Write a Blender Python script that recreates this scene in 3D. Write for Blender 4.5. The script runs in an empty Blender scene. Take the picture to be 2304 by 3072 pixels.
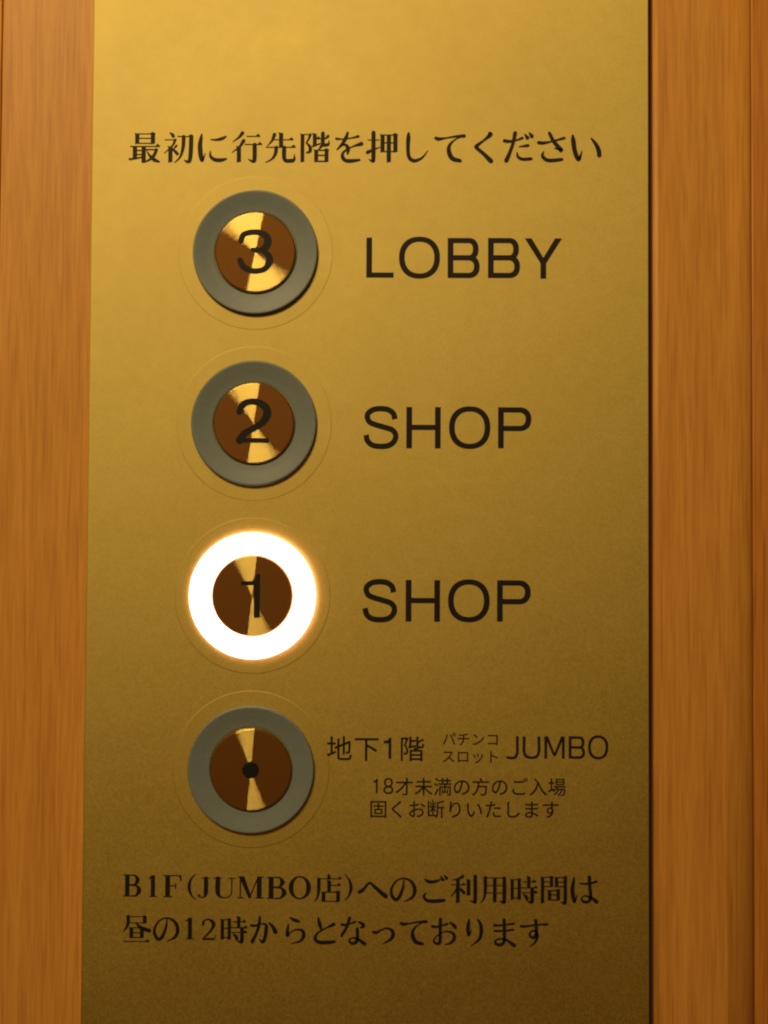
import bpy, bmesh, math, random
from mathutils import Matrix, Vector

# ------------------------------------------------------------------ camera
SC = bpy.context.scene
COL = SC.collection
EYE = 1.15                      # height of the lens above the floor, metres
CAM_D = 0.320                   # lens to plate
cam_data = bpy.data.cameras.new("camera")
cam = bpy.data.objects.new("camera", cam_data)
COL.objects.link(cam)
R = ((0.999926022913101, -0.005279791998007222, 0.01095775970015796),
     (0.00558865439217788, 0.9995824320743729, -0.028350104591809172),
     (-0.010803501435803943, 0.028409246465534905, 0.999537992810672))
m = Matrix((R[0], (-R[2][0], -R[2][1], -R[2][2]), R[1])).to_4x4()
m.translation = (0, -CAM_D, EYE)
cam.matrix_world = m
cam_data.sensor_fit = 'HORIZONTAL'
cam_data.sensor_width = 36
cam_data.lens = 53.19
cam_data.clip_start = 0.01
cam_data.clip_end = 100
SC.camera = cam

# ------------------------------------------------------------------ light
w = bpy.data.worlds.new("World")
SC.world = w
w.use_nodes = True
bg = w.node_tree.nodes["Background"]
bg.inputs[0].default_value = (1.0, 0.34, 0.09, 1)     # dim warm room around the lift doors
bg.inputs[1].default_value = 0.085

def area(name, x0, x1, z0, z1, y, watts, col):
    d = bpy.data.lights.new(name, 'AREA')
    d.shape = 'RECTANGLE'
    d.size, d.size_y = x1 - x0, z1 - z0
    d.energy = watts
    d.color = col
    o = bpy.data.objects.new(name, d)
    COL.objects.link(o)
    o.matrix_world = Matrix.Translation(((x0 + x1) / 2, y, EYE + (z0 + z1) / 2)) @ Matrix.Rotation(math.radians(90), 4, 'X')
    return o
# a lit light box high on the opposite wall of the lift hall, up and to the left
area("lamp", -0.611, -0.10, 0.615, 0.95, -0.9, 14, (1.0, 0.72, 0.33))

SC.view_settings.view_transform = 'Standard'
SC.view_settings.look = 'None'
SC.view_settings.gamma = 1
SC.view_settings.exposure = 0
SC.cycles.max_bounces = 8
SC.cycles.filter_width = 2.1     # the photograph is a little soft

# ------------------------------------------------------------------ helpers
MM = 0.001
def P(u, v, h=0.0):
    """plate millimetres (right, up, out of the plate) -> metres in the room"""
    return Vector((u * MM, -h * MM, EYE + v * MM))

def empty(name, loc, parent=None):
    o = bpy.data.objects.new(name, None)
    o.empty_display_size = 0.01
    COL.objects.link(o)
    if parent:
        o.parent = parent
        o.location = loc - parent.matrix_world.translation
    else:
        o.location = loc
    bpy.context.view_layer.update()
    return o

def link(name, mesh, mat, loc=Vector((0, 0, 0)), parent=None):
    """a mesh whose vertices are relative to loc (world)"""
    o = bpy.data.objects.new(name, mesh)
    COL.objects.link(o)
    if mat and not mesh.materials:
        mesh.materials.append(mat)
    if parent:
        o.parent = parent
        o.location = loc - parent.matrix_world.translation
    else:
        o.location = loc
    bpy.context.view_layer.update()
    return o

def pymesh(name, verts, faces, smooth=False):
    me = bpy.data.meshes.new(name)
    me.from_pydata([tuple(v) for v in verts], [], faces)
    if smooth:
        for p in me.polygons:
            p.use_smooth = True
    me.update()
    return me

def lathe(name, prof, n=128, close_top=True, smooth=True):
    """prof: (radius, height) in mm from outside to centre; axis points out of the plate (-Y)"""
    vs, fs = [], []
    for r, h in prof:
        for k in range(n):
            a = 2 * math.pi * k / n
            vs.append((r * MM * math.cos(a), -h * MM, r * MM * math.sin(a)))
    for i in range(len(prof) - 1):
        for k in range(n):
            k2 = (k + 1) % n
            fs.append((i * n + k, i * n + k2, (i + 1) * n + k2, (i + 1) * n + k))
    if close_top:
        fs.append(tuple((len(prof) - 1) * n + k for k in range(n)))
    me = pymesh(name, vs, fs)
    bm = bmesh.new(); bm.from_mesh(me)
    bmesh.ops.recalc_face_normals(bm, faces=bm.faces)
    # outward means away from the plate: check the last face
    if close_top:
        bm.faces.ensure_lookup_table()
        if bm.faces[-1].normal.y > 0:
            bmesh.ops.reverse_faces(bm, faces=bm.faces)
    bm.to_mesh(me); bm.free()
    for p in me.polygons:
        p.use_smooth = smooth and len(p.vertices) == 4 and abs(p.normal.y) < 0.9995
    return me

def box_bevel(name, x0, x1, z0, z1, h0, h1, bev, seg=3):
    """box in mm in plate coordinates (h out of the plate), edges eased by bev; origin at its middle"""
    bm = bmesh.new()
    bmesh.ops.create_cube(bm, size=1)
    for v in bm.verts:
        v.co = Vector((v.co.x * (x1 - x0) * MM, v.co.y * (h1 - h0) * MM, v.co.z * (z1 - z0) * MM))
    bmesh.ops.bevel(bm, geom=list(bm.edges), offset=bev * MM, segments=seg, profile=0.5, affect='EDGES')
    me = bpy.data.meshes.new(name)
    bm.to_mesh(me); bm.free()
    return me, P((x0 + x1) / 2, (z0 + z1) / 2, (h0 + h1) / 2)

# ------------------------------------------------------------------ materials
def mat(name):
    m = bpy.data.materials.new(name)
    m.use_nodes = True
    nt = m.node_tree
    return m, nt, nt.nodes["Principled BSDF"]

def N(nt, kind, **kw):
    n = nt.nodes.new(kind)
    for k, v in kw.items():
        setattr(n, k, v)
    return n

def ramp(nt, src, stops):
    r = N(nt, 'ShaderNodeValToRGB')
    e = r.color_ramp.elements
    while len(e) < len(stops):
        e.new(0.5)
    for i, (p, c) in enumerate(stops):
        e[i].position = p
        e[i].color = (*c, 1) if len(c) == 3 else c
    nt.links.new(src, r.inputs[0])
    return r.outputs[0]

def mixc(nt, blend, fac, a, b):
    n = N(nt, 'ShaderNodeMix', data_type='RGBA', blend_type=blend)
    if hasattr(fac, 'links'): nt.links.new(fac, n.inputs[0])
    else: n.inputs[0].default_value = fac
    for s, v in ((n.inputs[6], a), (n.inputs[7], b)):
        if hasattr(v, 'links'): nt.links.new(v, s)
        else: s.default_value = (*v, 1)
    return n.outputs[2]

def noise(nt, scale, detail=2, vec=None, rough=0.5, dist=0.0):
    n = N(nt, 'ShaderNodeTexNoise')
    n.inputs['Scale'].default_value = scale
    n.inputs['Detail'].default_value = detail
    n.inputs['Roughness'].default_value = rough
    n.inputs['Distortion'].default_value = dist
    if vec: nt.links.new(vec, n.inputs['Vector'])
    return n

def scaled(nt, sx, sy, sz, loc=(0, 0, 0)):
    tc = N(nt, 'ShaderNodeTexCoord')
    mp = N(nt, 'ShaderNodeMapping')
    mp.inputs['Scale'].default_value = (sx, sy, sz)
    mp.inputs['Location'].default_value = loc
    nt.links.new(tc.outputs['Object'], mp.inputs['Vector'])
    return mp.outputs['Vector']

def brass(name, base, rough):
    m, nt, b = mat(name)
    v = scaled(nt, 1, 1, 1)
    g = noise(nt, 1700, 3, v, 0.7)             # satin blasted grain
    c = noise(nt, 260, 3, v, 0.6)              # faint cloudiness of the lacquer
    col = mixc(nt, 'MULTIPLY', 1.0, base, ramp(nt, g.outputs['Fac'], [(0.25, (0.80, 0.77, 0.70)), (0.75, (1.04, 1.04, 1.04))]))
    col = mixc(nt, 'MULTIPLY', 1.0, col, ramp(nt, c.outputs['Fac'], [(0.3, (0.95, 0.93, 0.9)), (0.7, (1.0, 1.0, 1.0))]))
    nt.nodes.remove(b)
    gl = N(nt, 'ShaderNodeBsdfAnisotropic', distribution='BECKMANN')
    nt.links.new(col, gl.inputs['Color'])
    gl.inputs['Anisotropy'].default_value = 0
    mr = N(nt, 'ShaderNodeMapRange')
    mr.inputs[1].default_value, mr.inputs[2].default_value = 0.25, 0.75
    mr.inputs[3].default_value, mr.inputs[4].default_value = rough - 0.03, rough + 0.03
    nt.links.new(g.outputs['Fac'], mr.inputs[0])
    hz = noise(nt, 24, 4, v, 0.6, 0.6)          # faint uneven polish from handling
    ad = N(nt, 'ShaderNodeMath', operation='MULTIPLY_ADD')
    ad.inputs[1].default_value, ad.inputs[2].default_value = 0.07, -0.035
    nt.links.new(hz.outputs['Fac'], ad.inputs[0])
    sm = N(nt, 'ShaderNodeMath', operation='ADD')
    nt.links.new(mr.outputs[0], sm.inputs[0]); nt.links.new(ad.outputs[0], sm.inputs[1])
    nt.links.new(sm.outputs[0], gl.inputs['Roughness'])
    bp = N(nt, 'ShaderNodeBump')
    bp.inputs['Strength'].default_value = 0.25
    bp.inputs['Distance'].default_value = 0.00003
    nt.links.new(g.outputs['Fac'], bp.inputs['Height'])
    nt.links.new(bp.outputs[0], gl.inputs['Normal'])
    coat = N(nt, 'ShaderNodeBsdfAnisotropic', distribution='BECKMANN')   # thin clear lacquer over the brass
    coat.inputs['Color'].default_value = (1, 1, 1, 1)
    coat.inputs['Roughness'].default_value = 0.56
    coat.inputs['Anisotropy'].default_value = 0
    mx = N(nt, 'ShaderNodeMixShader')
    mx.inputs[0].default_value = 0.045
    nt.links.new(gl.outputs[0], mx.inputs[1]); nt.links.new(coat.outputs[0], mx.inputs[2])
    nt.links.new(mx.outputs[0], nt.nodes["Material Output"].inputs[0])
    return m

PLATE = brass("satin_brass", (0.560, 0.448, 0.090), 0.645)

def spun():
    """turned brass cap: concentric turning marks stretch every reflection along the radius"""
    m, nt, b = mat("turned_brass")
    nt.nodes.remove(b)
    out = nt.nodes["Material Output"]
    tg = N(nt, 'ShaderNodeTangent', direction_type='RADIAL', axis='Y')
    tc = N(nt, 'ShaderNodeTexCoord')
    # faint rings of the turning marks
    sep = N(nt, 'ShaderNodeVectorMath', operation='MULTIPLY')
    sep.inputs[1].default_value = (1, 0, 1)
    nt.links.new(tc.outputs['Object'], sep.inputs[0])
    ln = N(nt, 'ShaderNodeVectorMath', operation='LENGTH')
    nt.links.new(sep.outputs[0], ln.inputs[0])
    nz = N(nt, 'ShaderNodeTexNoise', noise_dimensions='1D')
    nz.inputs['Scale'].default_value = 2500
    nt.links.new(ln.outputs['Value'], nz.inputs['W'])
    col = mixc(nt, 'MULTIPLY', 1.0, (0.50, 0.41, 0.13), ramp(nt, nz.outputs['Fac'], [(0.3, (0.9, 0.88, 0.85)), (0.7, (1, 1, 1))]))
    g = N(nt, 'ShaderNodeBsdfAnisotropic', distribution='GGX')
    nt.links.new(col, g.inputs['Color'])
    g.inputs['Roughness'].default_value = CAP_ROUGH
    g.inputs['Anisotropy'].default_value = CAP_ANISO
    nt.links.new(tg.outputs[0], g.inputs['Tangent'])
    g2 = N(nt, 'ShaderNodeBsdfAnisotropic', distribution='BECKMANN')      # broad sheen; reflection of the reddish surroundings put into its copper colour
    g2.inputs['Color'].default_value = (0.80, 0.36, 0.10, 1)
    g2.inputs['Roughness'].default_value = 0.61
    g2.inputs['Anisotropy'].default_value = 0
    mx = N(nt, 'ShaderNodeMixShader')
    mx.inputs[0].default_value = 0.13
    nt.links.new(g.outputs[0], mx.inputs[1]); nt.links.new(g2.outputs[0], mx.inputs[2])
    nt.links.new(mx.outputs[0], out.inputs[0])
    return m
CAP_ROUGH, CAP_ANISO = 0.165, 0.93
CAP = spun()

def plastic(name, col, rough, spec=0.5):
    m, nt, b = mat(name)
    v = scaled(nt, 1, 1, 1)
    n = noise(nt, 900, 3, v, 0.7)
    c = mixc(nt, 'MULTIPLY', 1.0, col, ramp(nt, n.outputs['Fac'], [(0.3, (0.9, 0.9, 0.9)), (0.7, (1, 1, 1))]))
    nt.links.new(c, b.inputs['Base Color'])
    b.inputs['Roughness'].default_value = rough
    b.inputs['Specular IOR Level'].default_value = spec
    return m

LENS = plastic("frosted_grey_lens", (0.18, 0.232, 0.245), 0.48, 0.45)
INK = plastic("black_ink", (0.012, 0.010, 0.010), 0.6, 0.25)
BLACK = plastic("black_plug", (0.008, 0.009, 0.010), 0.5, 0.3)
DARK = plastic("dark_backing", (0.03, 0.015, 0.008), 0.9, 0.1)

def lit():
    m, nt, b = mat("glowing_lens")
    b.inputs['Base Color'].default_value = (0.8, 0.8, 0.8, 1)
    b.inputs['Emission Color'].default_value = (1.0, 0.48, 0.50, 1)
    b.inputs['Emission Strength'].default_value = LIT
    return m
LIT = 11.0
GLOW = lit()

def wood(name, seed, c_lo, c_mid, c_hi, dark):
    m, nt, b = mat(name)
    v1 = scaled(nt, 260, 260, 9, (seed, seed * 2.3, seed * 0.7))      # broad soft bands of the veneer
    v2 = scaled(nt, 950, 950, 48, (seed * 3, 0, seed))                # fibres
    v3 = scaled(nt, 1300, 1300, 36, (seed, seed, 1.7 * seed))           # short pores
    a = noise(nt, 1, 4, v1, 0.55, 0.4)
    f = noise(nt, 1, 3, v2, 0.6)
    p = noise(nt, 1, 2, v3, 0.5)
    col = ramp(nt, a.outputs['Fac'], [(0.25, c_lo), (0.5, c_mid), (0.75, c_hi)])
    col = mixc(nt, 'MULTIPLY', 1.0, col, ramp(nt, f.outputs['Fac'], [(0.3, (0.82, 0.76, 0.66)), (0.62, (1.0, 1.0, 1.0))]))
    col = mixc(nt, 'MIX', ramp(nt, p.outputs['Fac'], [(0.57, (0, 0, 0)), (0.74, (0.75, 0.75, 0.75))]), col, dark)
    nt.links.new(col, b.inputs['Base Color'])
    b.inputs['Roughness'].default_value = 0.48
    b.inputs['Specular IOR Level'].default_value = 0.35
    bp = N(nt, 'ShaderNodeBump')
    bp.inputs['Strength'].default_value = 0.2
    bp.inputs['Distance'].default_value = 0.0001
    nt.links.new(f.outputs['Fac'], bp.inputs['Height'])
    nt.links.new(bp.outputs[0], b.inputs['Normal'])
    return m
WOOD = wood("orange_veneer", 3.1, (0.62, 0.295, 0.058), (0.66, 0.325, 0.066), (0.70, 0.355, 0.074), (0.45, 0.185, 0.030))
WOOD_RED = wood("reddish_veneer", 8.4, (0.52, 0.21, 0.034), (0.58, 0.24, 0.042), (0.63, 0.27, 0.05), (0.34, 0.115, 0.018))

# ------------------------------------------------------------------ wall
PL, PR = -87.5, 71.1            # left and right edge of the metal plate (mm)
FACE = -2.4                     # front of the boards lies this far behind the front of the plate
wall = empty("wooden_wall", P(0, 0, -30))
wall["kind"] = "structure"
wall["label"] = "orange brown wood veneer wall around the metal plate"
V0, V1 = -420, 420
def board(x0, x1, mt, face=FACE, left=(0.5, 0.5), right=(0.5, 0.5), label=None):
    """one upright board; left / right = (width, depth) in mm of the rounding of that edge"""
    prof = [(x0, -24.0)]
    for k in range(6):
        a = math.pi / 2 * k / 5
        prof.append((x0 + left[0] * (1 - math.cos(a)), face - left[1] * (1 - math.sin(a))))
    for k in range(9):
        a = math.pi / 2 * k / 8
        prof.append((x1 - right[0] * (1 - math.sin(a)), face - right[1] * (1 - math.cos(a))))
    prof.append((x1, -24.0))
    n, xm = len(prof), (x0 + x1) / 2
    vs = [((x - xm) * MM, -h * MM, z * MM) for z in (V0, V1) for x, h in prof]
    fs = [(i, (i + 1) % n, n + (i + 1) % n, n + i) for i in range(n)] + [tuple(range(n - 1, -1, -1)), tuple(range(n, 2 * n))]
    me = pymesh("board", vs, fs)
    bm = bmesh.new(); bm.from_mesh(me)
    bmesh.ops.recalc_face_normals(bm, faces=bm.faces)
    bm.to_mesh(me); bm.free()
    for p in me.polygons:
        p.use_smooth = 0.02 < abs(p.normal.x) < 0.998 and abs(p.normal.z) < 0.5
    o = link("board", me, mt, P(xm, 0, 0), wall)
    if label: o["label"] = label
    return o
board(-420, -114.85, WOOD, FACE - 0.3)
board(-114.5, PL - 0.25, WOOD, FACE, (0.6, 0.6), (0.3, 0.3))
board(PR + 1.7, 101.5, WOOD, FACE, (1.6, 1.0), (8.0, 2.6))
board(101.6, 420, WOOD_RED, FACE - 2.2, (0.4, 0.4), label="redder strip at the right edge")
bk, loc = box_bevel("backing", -420, 420, V0, V1, -40, -25, 1)
link("backing", bk, DARK, loc, wall)

# ------------------------------------------------------------------ plate
panel = empty("control_panel", P(0, 0, -3))
panel["label"] = "gold coloured metal lift plate with black Japanese lettering on the wood wall"
panel["category"] = "control panel"
me, loc = box_bevel("plate", PL, PR, -260, 300, -7.5, 0, 0.25, 2)
link("plate", me, PLATE, loc, panel)

# ------------------------------------------------------------------ lettering tables (plate mm: centre u, centre v, size)
TOP = [('最', -72.39, 112.73, 8.96), ('初', -62.69, 112.76, 8.96), ('に', -52.99, 112.78, 8.95), ('行', -43.3, 112.81, 8.95), ('先', -33.62, 112.83, 8.94), ('階', -23.94, 112.85, 8.93), ('を', -14.27, 112.88, 8.93), ('押', -4.6, 112.9, 8.92), ('し', 5.06, 112.93, 8.92), ('て', 14.71, 112.95, 8.91), ('く', 24.36, 112.98, 8.91), ('だ', 34.0, 113.0, 8.9), ('さ', 43.63, 113.03, 8.89), ('い', 53.26, 113.05, 8.89)]
BOT1K = [('店', -18.58, -96.38, 7.83), ('へ', -6.09, -96.33, 7.83), ('の', 2.39, -96.3, 7.82), ('ご', 11.05, -96.27, 7.82), ('利', 19.42, -96.24, 7.81), ('用', 27.7, -96.21, 7.81), ('時', 36.07, -96.18, 7.81), ('間', 44.43, -96.15, 7.8), ('は', 52.78, -96.12, 7.8)]
BOT1L = [('B', -73.44, -95.98, 5.06, 6.2), ('1', -67.73, -96.07, 2.43, 6.11), ('F', -62.16, -96.07, 5.15, 6.2), ('(', -56.78, -96.16, 2.43, 7.4), ('J', -53.32, -96.27, 3.37, 6.01), ('U', -47.57, -96.26, 6.26, 6.1), ('M', -40.28, -96.2, 7.38, 6.1), ('B', -32.95, -96.27, 5.6, 6.19), ('O', -26.47, -96.17, 6.25, 6.47), (')', -12.85, -96.0, 2.33, 7.48)]
BOT2K = [('昼', -72.17, -107.86, 7.76), ('の', -63.85, -107.88, 7.76), ('時', -44.89, -107.94, 7.75), ('か', -36.49, -107.97, 7.74), ('ら', -27.82, -108.0, 7.74), ('と', -19.62, -108.02, 7.73), ('な', -11.42, -108.05, 7.73), ('っ', -3.04, -108.08, 7.73), ('て', 5.43, -108.1, 7.72), ('お', 13.89, -108.13, 7.72), ('り', 22.44, -108.16, 7.71), ('ま', 30.61, -108.19, 7.71), ('す', 38.97, -108.21, 7.7)]
BOT2L = [('1', -57.22, -107.72, 2.43, 6.09), ('2', -51.85, -107.9, 4.02, 6.0)]
LOB = [('L', -5.05, 81.32, 7.76, 11.44), ('O', 6.16, 81.35, 11.63, 12.0), ('B', 18.69, 81.29, 9.07, 11.43), ('B', 30.12, 81.32, 9.07, 11.42), ('Y', 41.26, 81.21, 10.57, 11.51)]
SH2 = [('S', -4.49, 32.98, 9.8, 12.19), ('H', 7.52, 32.98, 9.7, 11.71), ('O', 20.56, 33.04, 11.67, 12.08), ('P', 33.26, 33.05, 9.4, 11.61)]
SH1 = [('S', -4.54, -15.9, 9.67, 12.18), ('H', 7.56, -15.87, 9.66, 11.7), ('O', 20.49, -15.79, 11.71, 12.07), ('P', 33.14, -15.76, 9.45, 11.6)]
BAS = [('地', -15.67, -57.33, 7.39), ('下', -8.0, -57.31, 7.39), ('階', 4.71, -57.27, 7.38)]
BAS1 = [('1', -2.16, -57.18, 2.15, 5.86)]
KAT1 = [('パ', 15.07, -54.49, 4.02), ('チ', 19.09, -54.5, 4.02), ('ン', 23.2, -54.5, 4.01), ('コ', 27.3, -54.5, 4.01)]
KAT2 = [('ス', 14.9, -59.33, 4.01), ('ロ', 19.01, -59.33, 4.01), ('ッ', 23.21, -59.33, 4.01), ('ト', 27.32, -59.33, 4.01)]
JUM = [('J', 32.86, -56.73, 3.45, 6.41), ('U', 38.17, -56.74, 4.94, 6.31), ('M', 44.61, -56.64, 5.68, 6.22), ('B', 50.85, -56.6, 4.56, 6.22), ('O', 56.81, -56.5, 5.68, 6.68)]
AGE = [('才', 2.62, -67.87, 5.32), ('未', 8.03, -67.84, 5.32), ('満', 13.35, -67.81, 5.32), ('の', 18.67, -67.78, 5.32), ('方', 23.98, -67.75, 5.31), ('の', 29.3, -67.72, 5.31), ('ご', 34.7, -67.69, 5.31), ('入', 40.01, -67.66, 5.31), ('場', 45.32, -67.63, 5.31)]
AGE1 = [('1', -5.46, -67.7, 1.21, 3.99), ('8', -1.86, -67.81, 2.8, 4.27)]
REF = [('固', -4.63, -74.14, 5.32), ('く', 0.69, -74.12, 5.32), ('お', 6.1, -74.1, 5.32), ('断', 11.42, -74.07, 5.32), ('り', 16.83, -74.05, 5.31), ('い', 22.14, -74.03, 5.31), ('た', 27.55, -74.01, 5.31), ('し', 32.85, -73.98, 5.31), ('ま', 38.16, -73.96, 5.31), ('す', 43.47, -73.94, 5.3)]



# ------------------------------------------------------------------ stroke engine: brush strokes in a 100 x 100 box, y down
def catmull(pts, per=7):
    if len(pts) < 3:
        return pts
    out = []
    q = [tuple(2 * a - b for a, b in zip(pts[0], pts[1]))] + list(pts) + [tuple(2 * a - b for a, b in zip(pts[-1], pts[-2]))]
    for i in range(1, len(q) - 2):
        p0, p1, p2, p3 = q[i - 1], q[i], q[i + 1], q[i + 2]
        for k in range(per):
            t = k / per
            out.append(tuple(0.5 * (2 * b + (c - a) * t + (2 * a - 5 * b + 4 * c - d) * t * t + (3 * b - a - 3 * c + d) * t ** 3)
                             for a, b, c, d in zip(p0, p1, p2, p3)))
    out.append(pts[-1])
    return out

class Ink:
    def __init__(self, vs=None):
        self.v, self.f, self.k = [], [], 0
    def strip(self, pts, closed=False, caps=True):
        """quads along a centre line of (x, y, width)"""
        n = len(pts)
        base = len(self.v)
        for i, (x, y, wd) in enumerate(pts):
            a = pts[(i - 1) % n] if (closed or i > 0) else pts[i]
            b = pts[(i + 1) % n] if (closed or i < n - 1) else pts[i]
            dx, dy = b[0] - a[0], b[1] - a[1]
            l = math.hypot(dx, dy) or 1
            nx, ny = -dy / l, dx / l
            self.v += [(x + nx * wd / 2, y + ny * wd / 2, self.k), (x - nx * wd / 2, y - ny * wd / 2, self.k)]
        for i in range(n if closed else n - 1):
            j = (i + 1) % n
            self.f.append((base + 2 * i, base + 2 * i + 1, base + 2 * j + 1, base + 2 * j))
        if caps and not closed:
            for end, nb in ((0, 1), (n - 1, n - 2)):
                x, y, wd = pts[end]
                dx, dy = x - pts[nb][0], y - pts[nb][1]
                a0 = math.atan2(dy, dx)
                s = len(self.v)
                for t in range(7):
                    a = a0 - math.pi / 2 + math.pi * t / 6
                    self.v.append((x + wd * 0.48 * math.cos(a), y + wd * 0.48 * math.sin(a), self.k))
                self.f.append(tuple(range(s, s + 7)))
        self.k += 1
    def poly(self, pts):
        s = len(self.v)
        self.v += [(x, y, self.k) for x, y in pts]
        self.f.append(tuple(range(s, s + len(pts))))
        self.k += 1
    # brush vocabulary
    def C(self, *pts):
        self.strip(catmull([(x, y, w * 1.25 if w < 5 else w * (1.25 + 0.10 * min(1, (w - 5) / 4))) for x, y, w in pts]))
    def Hh(self, x1, x2, y, uroko=True, t=3.4):
        self.poly([(x1, y - t / 2), (x2, y - t / 2), (x2, y + t / 2), (x1, y + t / 2)])
        if uroko:
            self.poly([(x2 - 13, y - t / 2), (x2 - 5, y - 9), (x2 + 2, y - t / 2), (x2 + 1, y + t / 2), (x2 - 6, y + t / 2)])
    def Vv(self, x, y1, y2, w=10, head=True):
        w *= 1.35
        self.poly([(x - w / 2, y1), (x + w / 2, y1 + 2), (x + w / 2, y2 - 2), (x - w / 2, y2)])
        if head:
            self.poly([(x - w / 2 - 3, y1 - 1.5), (x + w / 2, y1 + 2), (x + w / 2 - 1, y1 + 5), (x - w / 2, y1 + 5)])
    def box(self, x1, x2, y1, y2, bars=(), w=10, foot=0, bottom=True):
        self.Vv(x1, y1, y2 + foot, w)
        self.Hh(x1, x2, y1 + 1.7, False)
        self.Vv(x2, y1, y2 + foot, w, False)
        w *= 1.35
        self.poly([(x2 - w / 2 - 5, y1 + 1), (x2 - 1, y1 - 5), (x2 + w / 2 + 2, y1), (x2 + w / 2, y1 + 4), (x2 - w / 2, y1 + 4)])
        for b in bars: self.Hh(x1, x2, b, False)
        if bottom: self.Hh(x1, x2, y2 - 3, False)

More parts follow.
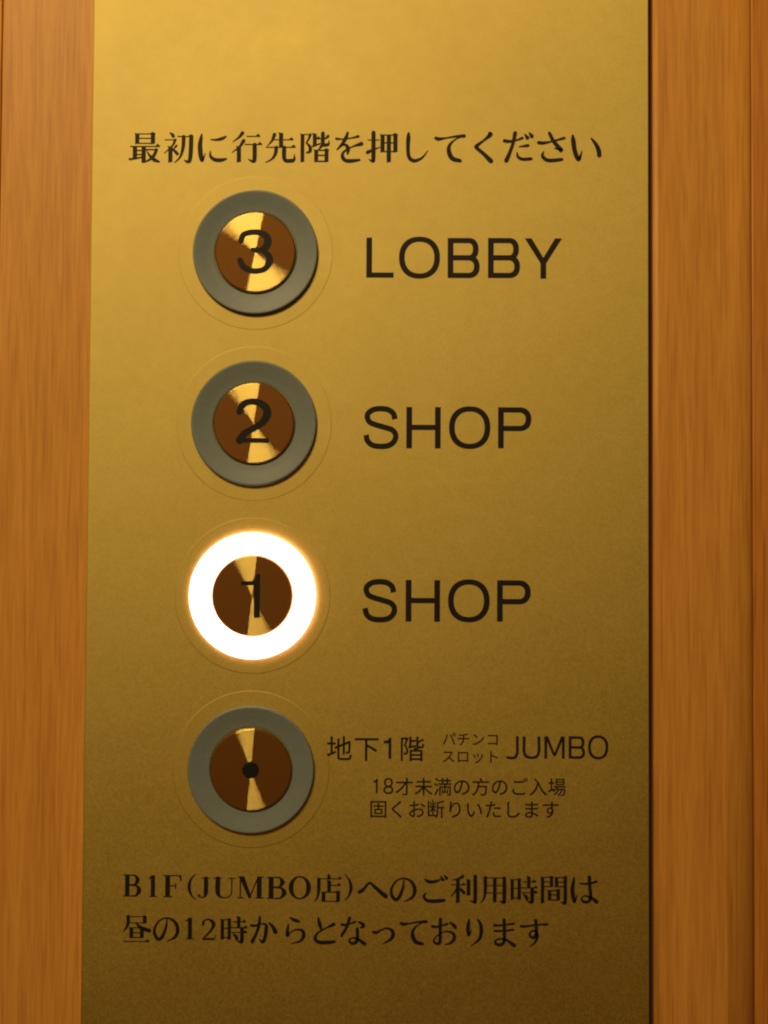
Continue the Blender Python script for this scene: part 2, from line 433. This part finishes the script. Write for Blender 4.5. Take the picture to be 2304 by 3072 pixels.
def glyph(ch):
    g = Ink(); C, H, V, B = g.C, g.Hh, g.Vv, g.box
    if ch == '最':
        B(26, 76, 4, 39, (20,)); H(3, 97, 46)
        V(19, 46, 86); V(47, 46, 98); H(19, 47, 59, False); H(19, 47, 72, False)
        C((2, 87, 5), (20, 85, 4), (47, 79, 3)); H(54, 88, 56, False)
        C((88, 56, 7), (80, 74, 7), (66, 88, 5), (46, 98, 2)); C((57, 60, 2), (66, 75, 6), (80, 88, 9), (97, 95, 4))
    elif ch == '初':
        C((22, 2, 3), (30, 9, 8), (33, 14, 8)); H(5, 38, 25, False)
        C((39, 25, 7), (30, 44, 5), (5, 68, 2)); V(24, 46, 98); C((43, 44, 6), (36, 52, 3), (28, 55, 2)); C((28, 55, 3), (38, 61, 7), (46, 70, 8))
        H(46, 88, 14, False); g.poly([(80, 13), (88, 7), (97, 12), (94, 18), (84, 17)])
        C((90, 14, 10), (89, 60, 10), (86, 90, 9), (78, 95, 7), (68, 90, 2)); C((66, 15, 9), (64, 50, 8), (55, 80, 5), (38, 98, 2))
    elif ch == 'に':
        C((15, 7, 4), (13, 20, 8), (10, 45, 11), (13, 78, 11), (18, 92, 7), (27, 68, 2))
        C((44, 24, 3), (62, 25, 6), (80, 21, 8), (93, 14, 4)); C((43, 62, 3), (44, 78, 7), (58, 89, 9), (78, 90, 9), (94, 86, 5))
    elif ch == '行':
        C((37, 3, 9), (26, 17, 6), (6, 32, 2)); C((41, 28, 9), (28, 47, 6), (4, 66, 2)); V(26, 46, 98)
        H(50, 92, 14); H(44, 98, 40); C((76, 41, 10), (76, 84, 10), (73, 94, 8), (64, 92, 5), (56, 87, 2))
    elif ch == '先':
        C((31, 8, 9), (23, 28, 6), (8, 45, 2)); H(26, 90, 25); V(52, 2, 48); H(3, 97, 49)
        C((37, 50, 9), (34, 70, 8), (23, 87, 5), (3, 98, 2)); C((62, 50, 10), (62, 80, 10), (68, 92, 9), (90, 92, 9)); C((90, 92, 9), (95, 86, 6), (95, 72, 2))
    elif ch == '階':
        V(12, 6, 98, 9); H(12, 36, 8, False); C((37, 8, 7), (31, 24, 5), (24, 35, 4)); C((25, 35, 4), (36, 48, 8), (36, 62, 8), (24, 67, 3))
        V(51, 4, 44, 9); H(51, 68, 22, True); C((45, 46, 5), (56, 42, 4), (69, 37, 3))
        C((77, 4, 9), (77, 36, 9), (83, 42, 8), (94, 40, 7)); C((94, 40, 7), (97, 34, 4), (96, 27, 2)); C((94, 13, 7), (86, 20, 4), (77, 24, 2))
        C((72, 45, 7), (69, 50, 5), (64, 57, 3)); B(56, 89, 57, 97, (75,), 9)
    elif ch == 'を':
        C((12, 22, 7), (30, 23, 4), (58, 20, 4), (82, 14, 7)); C((48, 2, 6), (42, 20, 9), (28, 42, 7), (13, 58, 3), (26, 45, 3), (42, 42, 7), (49, 54, 10), (48, 71, 5))
        C((92, 38, 10), (62, 48, 4), (36, 64, 6), (32, 80, 9), (42, 92, 9), (62, 93, 9), (86, 90, 6))
    elif ch == '押':
        C((22, 2, 10), (22, 84, 10), (19, 94, 7), (7, 88, 2)); H(3, 42, 26, False); C((3, 66, 9), (20, 58, 6), (43, 49, 2))
        B(51, 92, 8, 66, (35,), 10); V(71, 8, 98, 10, False)
    elif ch == 'し':
        C((26, 4, 6), (25, 20, 10), (24, 55, 9), (28, 82, 9), (44, 93, 9), (68, 84, 6), (88, 60, 2))
    elif ch == 'て':
        C((4, 20, 8), (14, 23, 9), (36, 20, 5), (66, 15, 6), (95, 13, 9)); C((92, 14, 3), (66, 25, 4), (48, 44, 8), (47, 66, 11), (58, 86, 11), (82, 93, 9))
    elif ch == 'く':
        C((66, 3, 6), (70, 9, 11), (50, 27, 6), (27, 45, 9), (27, 52, 9), (48, 70, 9), (72, 94, 12))
    elif ch in 'だた':
        C((7, 29, 9), (22, 31, 8), (45, 27, 5), (64, 20, 7)); C((41, 4, 10), (34, 38, 8), (22, 72, 9), (13, 93, 11))
        C((54, 48, 3), (68, 46, 6), (82, 44, 8)); C((47, 66, 3), (50, 80, 7), (64, 88, 8), (92, 87, 8))
        if ch == 'だ': C((72, 8, 4), (80, 19, 10)); C((86, 3, 4), (94, 14, 10))
    elif ch == 'さ':
        C((8, 35, 9), (24, 36, 8), (50, 31, 5), (90, 20, 7)); C((42, 4, 8), (54, 28, 9), (68, 46, 10), (80, 60, 11), (70, 56, 5), (58, 53, 3))
        C((24, 64, 3), (20, 78, 8), (34, 91, 9), (58, 92, 9), (82, 89, 8))
    elif ch == 'い':
        C((8, 12, 6), (10, 28, 11), (14, 58, 11), (22, 82, 11), (29, 88, 9), (38, 62, 2)); C((68, 22, 5), (82, 40, 9), (91, 60, 11), (93, 76, 11))
    elif ch == '店':
        C((52, 1, 6), (53, 7, 9), (53, 13, 9)); H(14, 97, 15); C((17, 16, 9), (17, 50, 9), (13, 78, 6), (2, 98, 2))
        V(54, 20, 61); H(54, 94, 38); B(34, 86, 60, 97, (), 10)
    elif ch == 'へ':
        C((3, 61, 10), (14, 55, 9), (34, 31, 6), (40, 29, 7), (50, 36, 8), (70, 54, 10), (97, 76, 12))
    elif ch == 'の':
        C((53, 15, 3), (50, 44, 7), (38, 76, 9), (24, 88, 9), (10, 72, 9), (10, 46, 7), (28, 20, 5), (54, 12, 5), (80, 24, 8), (92, 50, 10), (84, 78, 8), (54, 95, 2))
    elif ch == 'ご':
        C((18, 15, 5), (30, 23, 9), (52, 23, 8), (78, 14, 3)); C((22, 62, 3), (14, 76, 8), (26, 90, 9), (54, 92, 10), (86, 89, 9))
        C((74, 5, 4), (82, 16, 9)); C((87, 0, 4), (95, 11, 9))
    elif ch == '利':
        C((46, 4, 9), (30, 12, 6), (6, 18, 2)); H(3, 54, 34); V(28, 12, 98, 10, False); C((28, 37, 6), (18, 58, 5), (3, 75, 2)); C((30, 43, 3), (42, 53, 8), (50, 62, 9))
        V(66, 14, 72); C((90, 3, 10), (90, 84, 10), (87, 94, 8), (72, 90, 2))
    elif ch == '用':
        C((20, 8, 10), (20, 55, 9), (16, 80, 6), (4, 98, 2)); H(20, 88, 9, False); H(20, 88, 36, False); H(20, 88, 62, False); V(54, 9, 96, 10, False)
        g.poly([(78, 9), (87, 3), (96, 8), (92, 13), (82, 12)]); C((88, 9, 10), (88, 84, 10), (85, 95, 8), (70, 90, 2))
    elif ch == '時':
        B(9, 34, 13, 82, (45,), 9, 5); V(68, 2, 44, 9); H(46, 93, 22); H(40, 98, 43); H(42, 97, 60)
        C((80, 46, 10), (80, 84, 10), (77, 94, 8), (62, 90, 2)); C((49, 66, 4), (58, 74, 9), (62, 82, 9))
    elif ch == '間':
        B(10, 42, 4, 41, (22,), 9, 0); V(10, 5, 98, 9, False); B(60, 91, 4, 41, (22,), 9, 0); C((91, 5, 9), (91, 86, 9), (88, 96, 8), (75, 92, 2))
        B(35, 66, 50, 88, (67,), 9)
    elif ch == 'は':
        C((16, 6, 4), (14, 20, 8), (10, 46, 11), (13, 78, 11), (18, 92, 7), (27, 68, 2)); C((38, 27, 5), (58, 28, 6), (78, 25, 6), (95, 20, 8))
        C((70, 4, 10), (72, 40, 9), (75, 72, 9), (69, 89, 8), (52, 92, 8), (42, 82, 5), (52, 71, 4), (74, 76, 7), (96, 91, 11))
    elif ch == '昼':
        H(20, 80, 8, False); H(20, 80, 30, False); C((20, 8, 10), (20, 30, 9), (14, 48, 6), (2, 62, 2)); V(80, 6, 33, 10, False)
        g.poly([(70, 8), (79, 2), (88, 7), (84, 12), (74, 11)]); C((50, 31, 4), (64, 46, 9), (97, 58, 11))
        B(32, 70, 46, 85, (65,), 10); H(4, 96, 96)
    elif ch == 'か':
        C((4, 34, 7), (18, 35, 7), (42, 28, 4), (58, 32, 8), (59, 50, 10), (54, 80, 9), (46, 93, 9), (34, 82, 2)); C((36, 4, 7), (32, 36, 9), (22, 66, 8), (9, 92, 10))
        C((69, 24, 4), (82, 37, 9), (93, 57, 12))
    elif ch == 'ら':
        C((34, 5, 5), (48, 13, 9), (64, 18, 8)); C((27, 28, 4), (24, 50, 9), (24, 68, 9), (34, 58, 4), (54, 48, 5), (76, 50, 8), (83, 68, 10), (70, 88, 7), (36, 98, 2))
    elif ch == 'と':
        C((29, 5, 6), (34, 26, 10), (41, 47, 6)); C((85, 27, 10), (58, 40, 5), (28, 58, 6), (18, 78, 9), (32, 91, 10), (60, 92, 10), (88, 89, 8))
    elif ch == 'な':
        C((8, 27, 8), (22, 28, 7), (40, 23, 5), (56, 17, 7)); C((36, 3, 9), (28, 32, 8), (8, 66, 8)); C((68, 17, 5), (82, 24, 9), (86, 32, 9), (76, 38, 4))
        C((64, 42, 9), (65, 66, 9), (62, 87, 9), (46, 94, 8), (35, 84, 6), (46, 74, 4), (68, 79, 7), (90, 95, 11))
    elif ch == 'っ':
        C((14, 52, 8), (26, 54, 8), (46, 43, 5), (66, 39, 6), (84, 50, 10), (80, 74, 9), (48, 96, 2))
    elif ch == 'お':
        C((8, 30, 8), (22, 31, 7), (42, 27, 5), (62, 20, 7)); C((37, 3, 9), (36, 40, 9), (36, 80, 9), (28, 92, 8), (13, 82, 6), (24, 64, 4), (52, 48, 4), (80, 52, 8), (88, 70, 9), (74, 88, 7), (54, 94, 3))
        C((71, 15, 5), (84, 24, 9), (91, 33, 9))
    elif ch == 'り':
        C((30, 5, 6), (27, 22, 10), (26, 44, 10), (29, 60, 7), (39, 40, 2)); C((62, 4, 6), (71, 20, 9), (74, 46, 10), (66, 74, 8), (36, 99, 2))
    elif ch == 'ま':
        C((15, 23, 8), (34, 23, 6), (60, 20, 5), (85, 16, 7)); C((17, 43, 7), (36, 43, 6), (60, 41, 5), (82, 38, 7)); C((50, 3, 9), (51, 40, 9), (51, 76, 9), (42, 91, 8), (24, 91, 8), (18, 80, 6), (34, 71, 5), (60, 76, 7), (87, 94, 11))
    elif ch == 'す':
        C((3, 25, 8), (22, 25, 7), (60, 20, 5), (97, 17, 7)); C((56, 3, 9), (58, 28, 9), (58, 52, 9), (48, 66, 8), (35, 58, 7), (38, 44, 5), (54, 42, 6), (62, 58, 9), (54, 82, 6), (34, 99, 2))
    return g

def latin(ch):
    """serif capitals and figures, 100 high"""
    g = Ink(); C = g.C
    def V(x, w=14, y1=0, y2=100):
        w *= 1.35 if w > 9 else 1.1
        g.poly([(x - w / 2, y1), (x + w / 2, y1), (x + w / 2, y2), (x - w / 2, y2)])
    def S(x1, x2, y, t=5): g.poly([(x1, y - t / 2), (x2, y - t / 2), (x2, y + t / 2), (x1, y + t / 2)])
    if ch == 'B':
        V(20); S(3, 40, 2); S(3, 40, 98); C((38, 2, 5), (54, 5, 7), (63, 24, 13), (53, 44, 7), (24, 48, 5)); C((24, 48, 5), (58, 51, 7), (70, 73, 14), (57, 95, 7), (38, 98, 5))
    elif ch == '1':
        V(22, 15); S(4, 42, 98); C((2, 14, 4), (12, 10, 6), (22, 2, 6))
    elif ch == 'F':
        V(20); S(3, 72, 2); S(3, 40, 98); g.poly([(62, 2), (73, 2), (75, 26), (71, 26)]); S(20, 54, 48); g.poly([(49, 36), (53, 34), (53, 64), (49, 60)])
    elif ch == '(':
        C((70, -12, 3), (50, 14, 7), (42, 50, 11), (50, 86, 7), (70, 112, 3))
    elif ch == ')':
        C((10, -12, 3), (30, 14, 7), (38, 50, 11), (30, 86, 7), (10, 112, 3))
    elif ch == 'J':
        S(14, 54, 2); g.strip(catmull([(36, 2, 19), (36, 68, 19), (32, 90, 11), (20, 98, 6), (8, 95, 7), (6, 86, 11)]))
    elif ch == 'U':
        g.strip(catmull([(20, 2, 19), (20, 66, 19), (28, 90, 11), (48, 97, 6), (68, 90, 5), (76, 66, 5), (76, 2, 5)])); S(2, 38, 2); S(62, 92, 2)
    elif ch == 'M':
        V(14, 5); g.poly([(8, 0), (30, 0), (60, 98), (47, 100)]); g.strip([(51, 98, 5), (86, 2, 5)], caps=False); V(90, 14); S(2, 28, 2); S(2, 28, 98); S(84, 108, 2); S(74, 108, 98)
    elif ch == 'O':
        n = 48
        pts = []
        for i in range(n):
            a = 2 * math.pi * i / n
            wd = 6 + 15 * abs(math.cos(a)) ** 1.6
            pts.append((50 + (50 - wd / 2) * math.cos(a), 50 + (50 - wd / 2) * math.sin(a), wd))
        g.strip(pts, True)
    elif ch == '2':
        C((8, 26, 10), (12, 10, 7), (34, 2, 7), (58, 22, 14), (44, 56, 8), (6, 96, 5)); S(6, 62, 95, 10); C((62, 96, 4), (68, 78, 3))
    return g

def sans(ch, w, h, sv, sh):
    """plain grotesque capitals and figures in a w x h box (mm, y down) with stem widths sv / sh"""
    g = Ink(); P_ = g.poly
    def R_(x0, y0, x1, y1): P_([(x0, y0), (x1, y0), (x1, y1), (x0, y1)])
    def ring(cx, cy, rx, ry, a0=0, a1=360, n=56, p=2.25):
        closed = a1 - a0 >= 360
        vs = []
        base = len(g.v)
        steps = n if closed else n + 1
        for i in range(steps):
            a = math.radians(a0 + (a1 - a0) * i / n)
            c, s = math.cos(a), math.sin(a)
            cc, ss = math.copysign(abs(c) ** (2 / p), c), math.copysign(abs(s) ** (2 / p), s)
            g.v.append((cx + rx * cc, cy + ry * ss, g.k)); g.v.append((cx + (rx - sv) * cc, cy + (ry - sh) * ss, g.k))
        for i in range(n):
            j = (i + 1) % steps
            g.f.append((base + 2 * i, base + 2 * i + 1, base + 2 * j + 1, base + 2 * j))
        g.k += 1
    if ch == 'L': R_(0, 0, sv, h); R_(sv, h - sh, w, h)
    elif ch == 'O': ring(w / 2, h / 2, w / 2, h / 2)
    elif ch == 'H': R_(0, 0, sv, h); R_(w - sv, 0, w, h); R_(sv, h * 0.43, w - sv, h * 0.43 + sh)
    elif ch == 'P':
        R_(0, 0, sv, h); ry = h * 0.29; rx = w * 0.36
        R_(sv, 0, w - rx, sh); R_(sv, 2 * ry - sh, w - rx, 2 * ry); ring(w - rx, ry, rx, ry, -90, 90, 24)
    elif ch == 'B':
        R_(0, 0, sv, h); y1 = h * 0.495
        rx = w * 0.30; xr = w * 0.965
        R_(sv, 0, xr - rx, sh); R_(sv, y1 - sh / 2, xr - rx, y1 + sh / 2); ring(xr - rx, (y1 + sh / 2) / 2, rx, (y1 + sh / 2) / 2, -90, 90, 24)
        rx = w * 0.34; y0 = y1 - sh / 2
        R_(sv, h - sh, w - rx, h); R_(xr - w * 0.30, y0, w - rx, y0 + sh) if w - rx > xr - w * 0.30 else None
        ring(w - rx, (y0 + h) / 2, rx, (h - y0) / 2, -90, 90, 24)
    elif ch == 'Y':
        d = sv * 1.22; m_ = h * 0.60
        P_([(0, 0), (d, 0), (w / 2 + sv / 2, m_), (w / 2 - sv / 2, m_ + 0.02 * h)])
        P_([(w, 0), (w - d, 0), (w / 2 - sv / 2, m_), (w / 2 + sv / 2, m_ + 0.02 * h)])
        R_(w / 2 - sv / 2, m_, w / 2 + sv / 2, h)
    elif ch == 'S':
        s = (sv + sh) / 2
        pts = [(0.90, 0.305), (0.85, 0.17), (0.70, 0.085), (0.50, 0.062), (0.28, 0.085), (0.13, 0.17), (0.105, 0.27), (0.18, 0.38), (0.36, 0.44), (0.60, 0.495),
               (0.83, 0.56), (0.925, 0.68), (0.88, 0.82), (0.73, 0.915), (0.50, 0.94), (0.27, 0.915), (0.12, 0.82), (0.07, 0.675)]
        g.strip(catmull([(x * w, y * h, s) for x, y in pts]), caps=False)
    elif ch == 'J':
        g.strip(catmull([(w - sv / 2, 0, sv), (w - sv / 2, h * 0.4, sv), (w - sv / 2, h * 0.72, sv), (w * 0.72, h * 0.92, sv), (w * 0.4, h * 0.955, sh), (0, h * 0.93, sh)]), caps=False)
    elif ch == 'U':
        g.strip(catmull([(sv / 2, 0, sv), (sv / 2, h * 0.35, sv), (sv / 2, h * 0.66, sv), (w * 0.2, h * 0.88, sv), (w / 2, h - sh / 2, sh), (w * 0.8, h * 0.88, sv), (w - sv / 2, h * 0.66, sv), (w - sv / 2, h * 0.35, sv), (w - sv / 2, 0, sv)]), caps=False)
    elif ch == 'M':
        R_(0, 0, sv, h); R_(w - sv, 0, w, h)
        P_([(sv * 0.2, 0), (sv * 1.3, 0), (w / 2 + sv * 0.45, h * 0.88), (w / 2 - sv * 0.45, h * 0.88)])
        P_([(w - sv * 0.2, 0), (w - sv * 1.3, 0), (w / 2 - sv * 0.45, h * 0.88), (w / 2 + sv * 0.45, h * 0.88)])
    elif ch == '1':
        R_(w - sv, 0.02 * h, w, h); P_([(w, 0), (w - sv * 0.7, 0), (w - sv * 1.2, h * 0.12), (0, h * 0.15), (0, h * 0.15 + sh), (w - sv, h * 0.15 + sh)])
    elif ch == '8':
        ring(w / 2, h * 0.25, w * 0.44, h * 0.25 + sh / 2, n=32); ring(w / 2, h * 0.74, w * 0.5, h * 0.26, n=32)
    return g

FONT_CURVE = None
def gothic(ch):
    """one character of Blender's built-in font as a flat mesh, centred on its em box, y up, em = 1"""
    c = bpy.data.curves.new("character", 'FONT')
    c.body = ch
    c.resolution_u = 5
    c.offset = 0.006
    o = bpy.data.objects.new("character", c)
    COL.objects.link(o)
    dg = bpy.context.evaluated_depsgraph_get()
    me = bpy.data.meshes.new_from_object(o.evaluated_get(dg))
    bpy.data.objects.remove(o)
    return [(v.co.x - 0.5, v.co.y - 0.38) for v in me.vertices], [tuple(p.vertices) for p in me.polygons]

H0, HK = 0.045, 0.006           # height of the ink above the plate, rise per overlapping stroke (mm)
def ink_mesh(vs, fs):
    """vs: (x right mm, y up mm, h mm)"""
    me = pymesh("character", [(x * MM, -h * MM, y * MM) for x, y, h in vs], fs)
    bm = bmesh.new(); bm.from_mesh(me)
    for f in bm.faces:
        f.normal_update()
        if f.normal.y > 0: f.normal_flip()
    bm.to_mesh(me); bm.free()
    return me

def from_ink(g, fx, fy):
    return ink_mesh([(fx(x), fy(y), H0 + HK * k) for x, y, k in g.v], g.f)

def text_line(label, *rowsets):
    rows0 = rowsets[0][1]
    us = [r[1] for _, rs in rowsets for r in rs]; vs = [r[2] for _, rs in rowsets for r in rs]
    line = empty("lettering", P(sum(us) / len(us), sum(vs) / len(vs), 0), panel)
    line["label"] = label
    for kind, rows in rowsets:
        for r in rows:
            ch = r[0]
            nm = "letter" if ch.isascii() and ch.isalpha() else "character"
            if kind == 'min':
                s = r[3] / 100
                me = from_ink(glyph(ch), lambda x: (x - 50) * s, lambda y: (50 - y) * s)
            elif kind == 'lat':
                g = latin(ch)
                xs = [p[0] for p in g.v]; ys = [p[1] for p in g.v]
                x0, x1, y0, y1 = min(xs), max(xs), min(ys), max(ys)
                sx, sy = r[3] / (x1 - x0), r[4] / (y1 - y0)
                me = from_ink(g, lambda x: (x - (x0 + x1) / 2) * sx, lambda y: ((y0 + y1) / 2 - y) * sy)
            elif kind[0] == 'sans':
                wd, ht = r[3], r[4]
                g = sans(ch, wd, ht, kind[1], kind[2])
                me = from_ink(g, lambda x: x - wd / 2, lambda y: ht / 2 - y)
            else:
                vv, ff = gothic(ch)
                s = r[3]
                me = ink_mesh([(x * s, y * s, H0) for x, y in vv], ff)
            link(nm, me, INK, P(r[1], r[2], 0), line)
    return line

BIG = ('sans', 1.62, 1.48)
SMALL = ('sans', 0.78, 0.70)
TINY = ('sans', 0.5, 0.45)
text_line("row of serif Japanese characters above the buttons", ('min', TOP))
text_line("word LOBBY in large plain capitals", (BIG, LOB))
text_line("word SHOP beside the button marked 2", (BIG, SH2))
text_line("word SHOP beside the glowing button", (BIG, SH1))
text_line("floor name and JUMBO beside the lowest button", ('goth', BAS), (SMALL, BAS1), ('goth', KAT1), ('goth', KAT2), (SMALL, JUM))
text_line("small age notice, first row", (TINY, AGE1), ('goth', AGE))
text_line("small age notice, second row", ('goth', REF))
text_line("serif opening hours notice, first row", ('lat', BOT1L), ('min', BOT1K))
text_line("serif opening hours notice, second row", ('lat', BOT2L), ('min', BOT2K))

# ------------------------------------------------------------------ buttons
CAP_H = 1.0
def numeral(ch):
    g = Ink()
    if ch == '3':
        g.C((-4.45, -3.4, 1.3), (-4.0, -5.2, 1.35), (-2.3, -6.1, 1.4), (0.6, -6.3, 1.4), (3.2, -5.3, 1.7), (4.0, -3.4, 2.0), (3.3, -1.6, 1.8), (1.6, -0.75, 1.2), (-0.8, -0.7, 1.1))
        g.C((0.0, -0.75, 1.1), (2.0, -0.5, 1.2), (4.0, 0.8, 1.6), (4.5, 2.8, 1.9), (3.5, 4.9, 1.5), (1.4, 5.9, 1.35), (-1.2, 5.9, 1.4), (-3.6, 4.7, 1.6), (-4.75, 2.6, 1.5))
    elif ch == '2':
        g.C((-4.3, -3.3, 1.5), (-3.6, -5.2, 1.5), (-1.6, -6.4, 1.5), (1.2, -6.3, 1.6), (3.6, -4.7, 1.9), (4.0, -2.5, 2.0), (2.6, -0.2, 1.7), (0.0, 1.5, 1.5), (-2.6, 3.0, 1.6), (-4.2, 5.2, 1.9))
        g.poly([(-5.0, 4.5), (4.6, 4.5), (4.6, 5.9), (-5.0, 5.9)])
    elif ch == '1':
        g.poly([(0.55, -5.6), (2.35, -5.4), (2.35, 6.5), (0.55, 6.5)])
        g.poly([(1.15, -6.5), (2.35, -6.5), (2.35, -4.2), (0.9, -3.2), (-3.3, -3.1), (-3.3, -4.2), (-0.2, -4.4), (0.8, -5.2)])
    q = {'3': 0.90, '2': 0.94, '1': 0.94}[ch]
    return ink_mesh([(x * q, -y * q, 0.04 + 0.006 * k) for x, y, k in g.v], g.f)

RING_PROF = [(17.70, 0.0), (17.70, 0.95), (17.58, 1.18), (17.36, 1.27), (17.05, 1.22), (14.5, 0.55), (12.2, 0.13), (11.62, 0.09), (11.62, 0.0)]
ring_me = lathe("ring", RING_PROF, 160, False)
flange_me = lathe("flange", [(21.95, 0.0), (21.86, 0.033), (21.76, 0.042), (18.15, 0.042), (18.0, 0.04), (18.0, 0.0)], 160, False, False)
cap_me = lathe("cap", [(11.5, 0.0), (11.5, CAP_H - 0.45), (11.38, CAP_H - 0.17), (11.12, CAP_H - 0.01), (11.06, CAP_H), (11.0, CAP_H), (6.0, CAP_H)], 128, True)

def button(v, label, mark, lit_up=False):
    root = empty("push_button", P(-40.43, v, 0))
    root["label"] = label
    root["category"] = "button"
    root["group"] = "round floor buttons on the metal plate"
    o0 = P(-40.43, v, 0)
    link("flange", flange_me, PLATE, o0, root)
    rm = ring_me.copy() if lit_up else ring_me
    if lit_up: rm.materials.clear()
    r = link("ring", rm, GLOW if lit_up else LENS, o0, root)
    if lit_up: r["label"] = "glowing white ring"
    c = link("cap", cap_me, CAP, o0, root)
    if mark == 'dot':
        me = lathe("center_dot", [(2.35, 0.0), (2.3, 0.08), (2.0, 0.14)], 48, True)
        link("center_dot", me, BLACK, P(-40.43, v, CAP_H), c)
    else:
        link("numeral", numeral(mark), INK, P(-40.43, v, CAP_H), c)
    return root
BV = [82.56, 33.93, -14.70, -63.33]
button(BV[0], "grey rimmed brass button marked 3 beside the word LOBBY", '3')
button(BV[1], "grey rimmed brass button marked 2 above the glowing button", '2')
button(BV[2], "glowing white rimmed button marked 1", '1', True)
button(BV[3], "grey rimmed button with a black centre dot below the glowing button", 'dot')
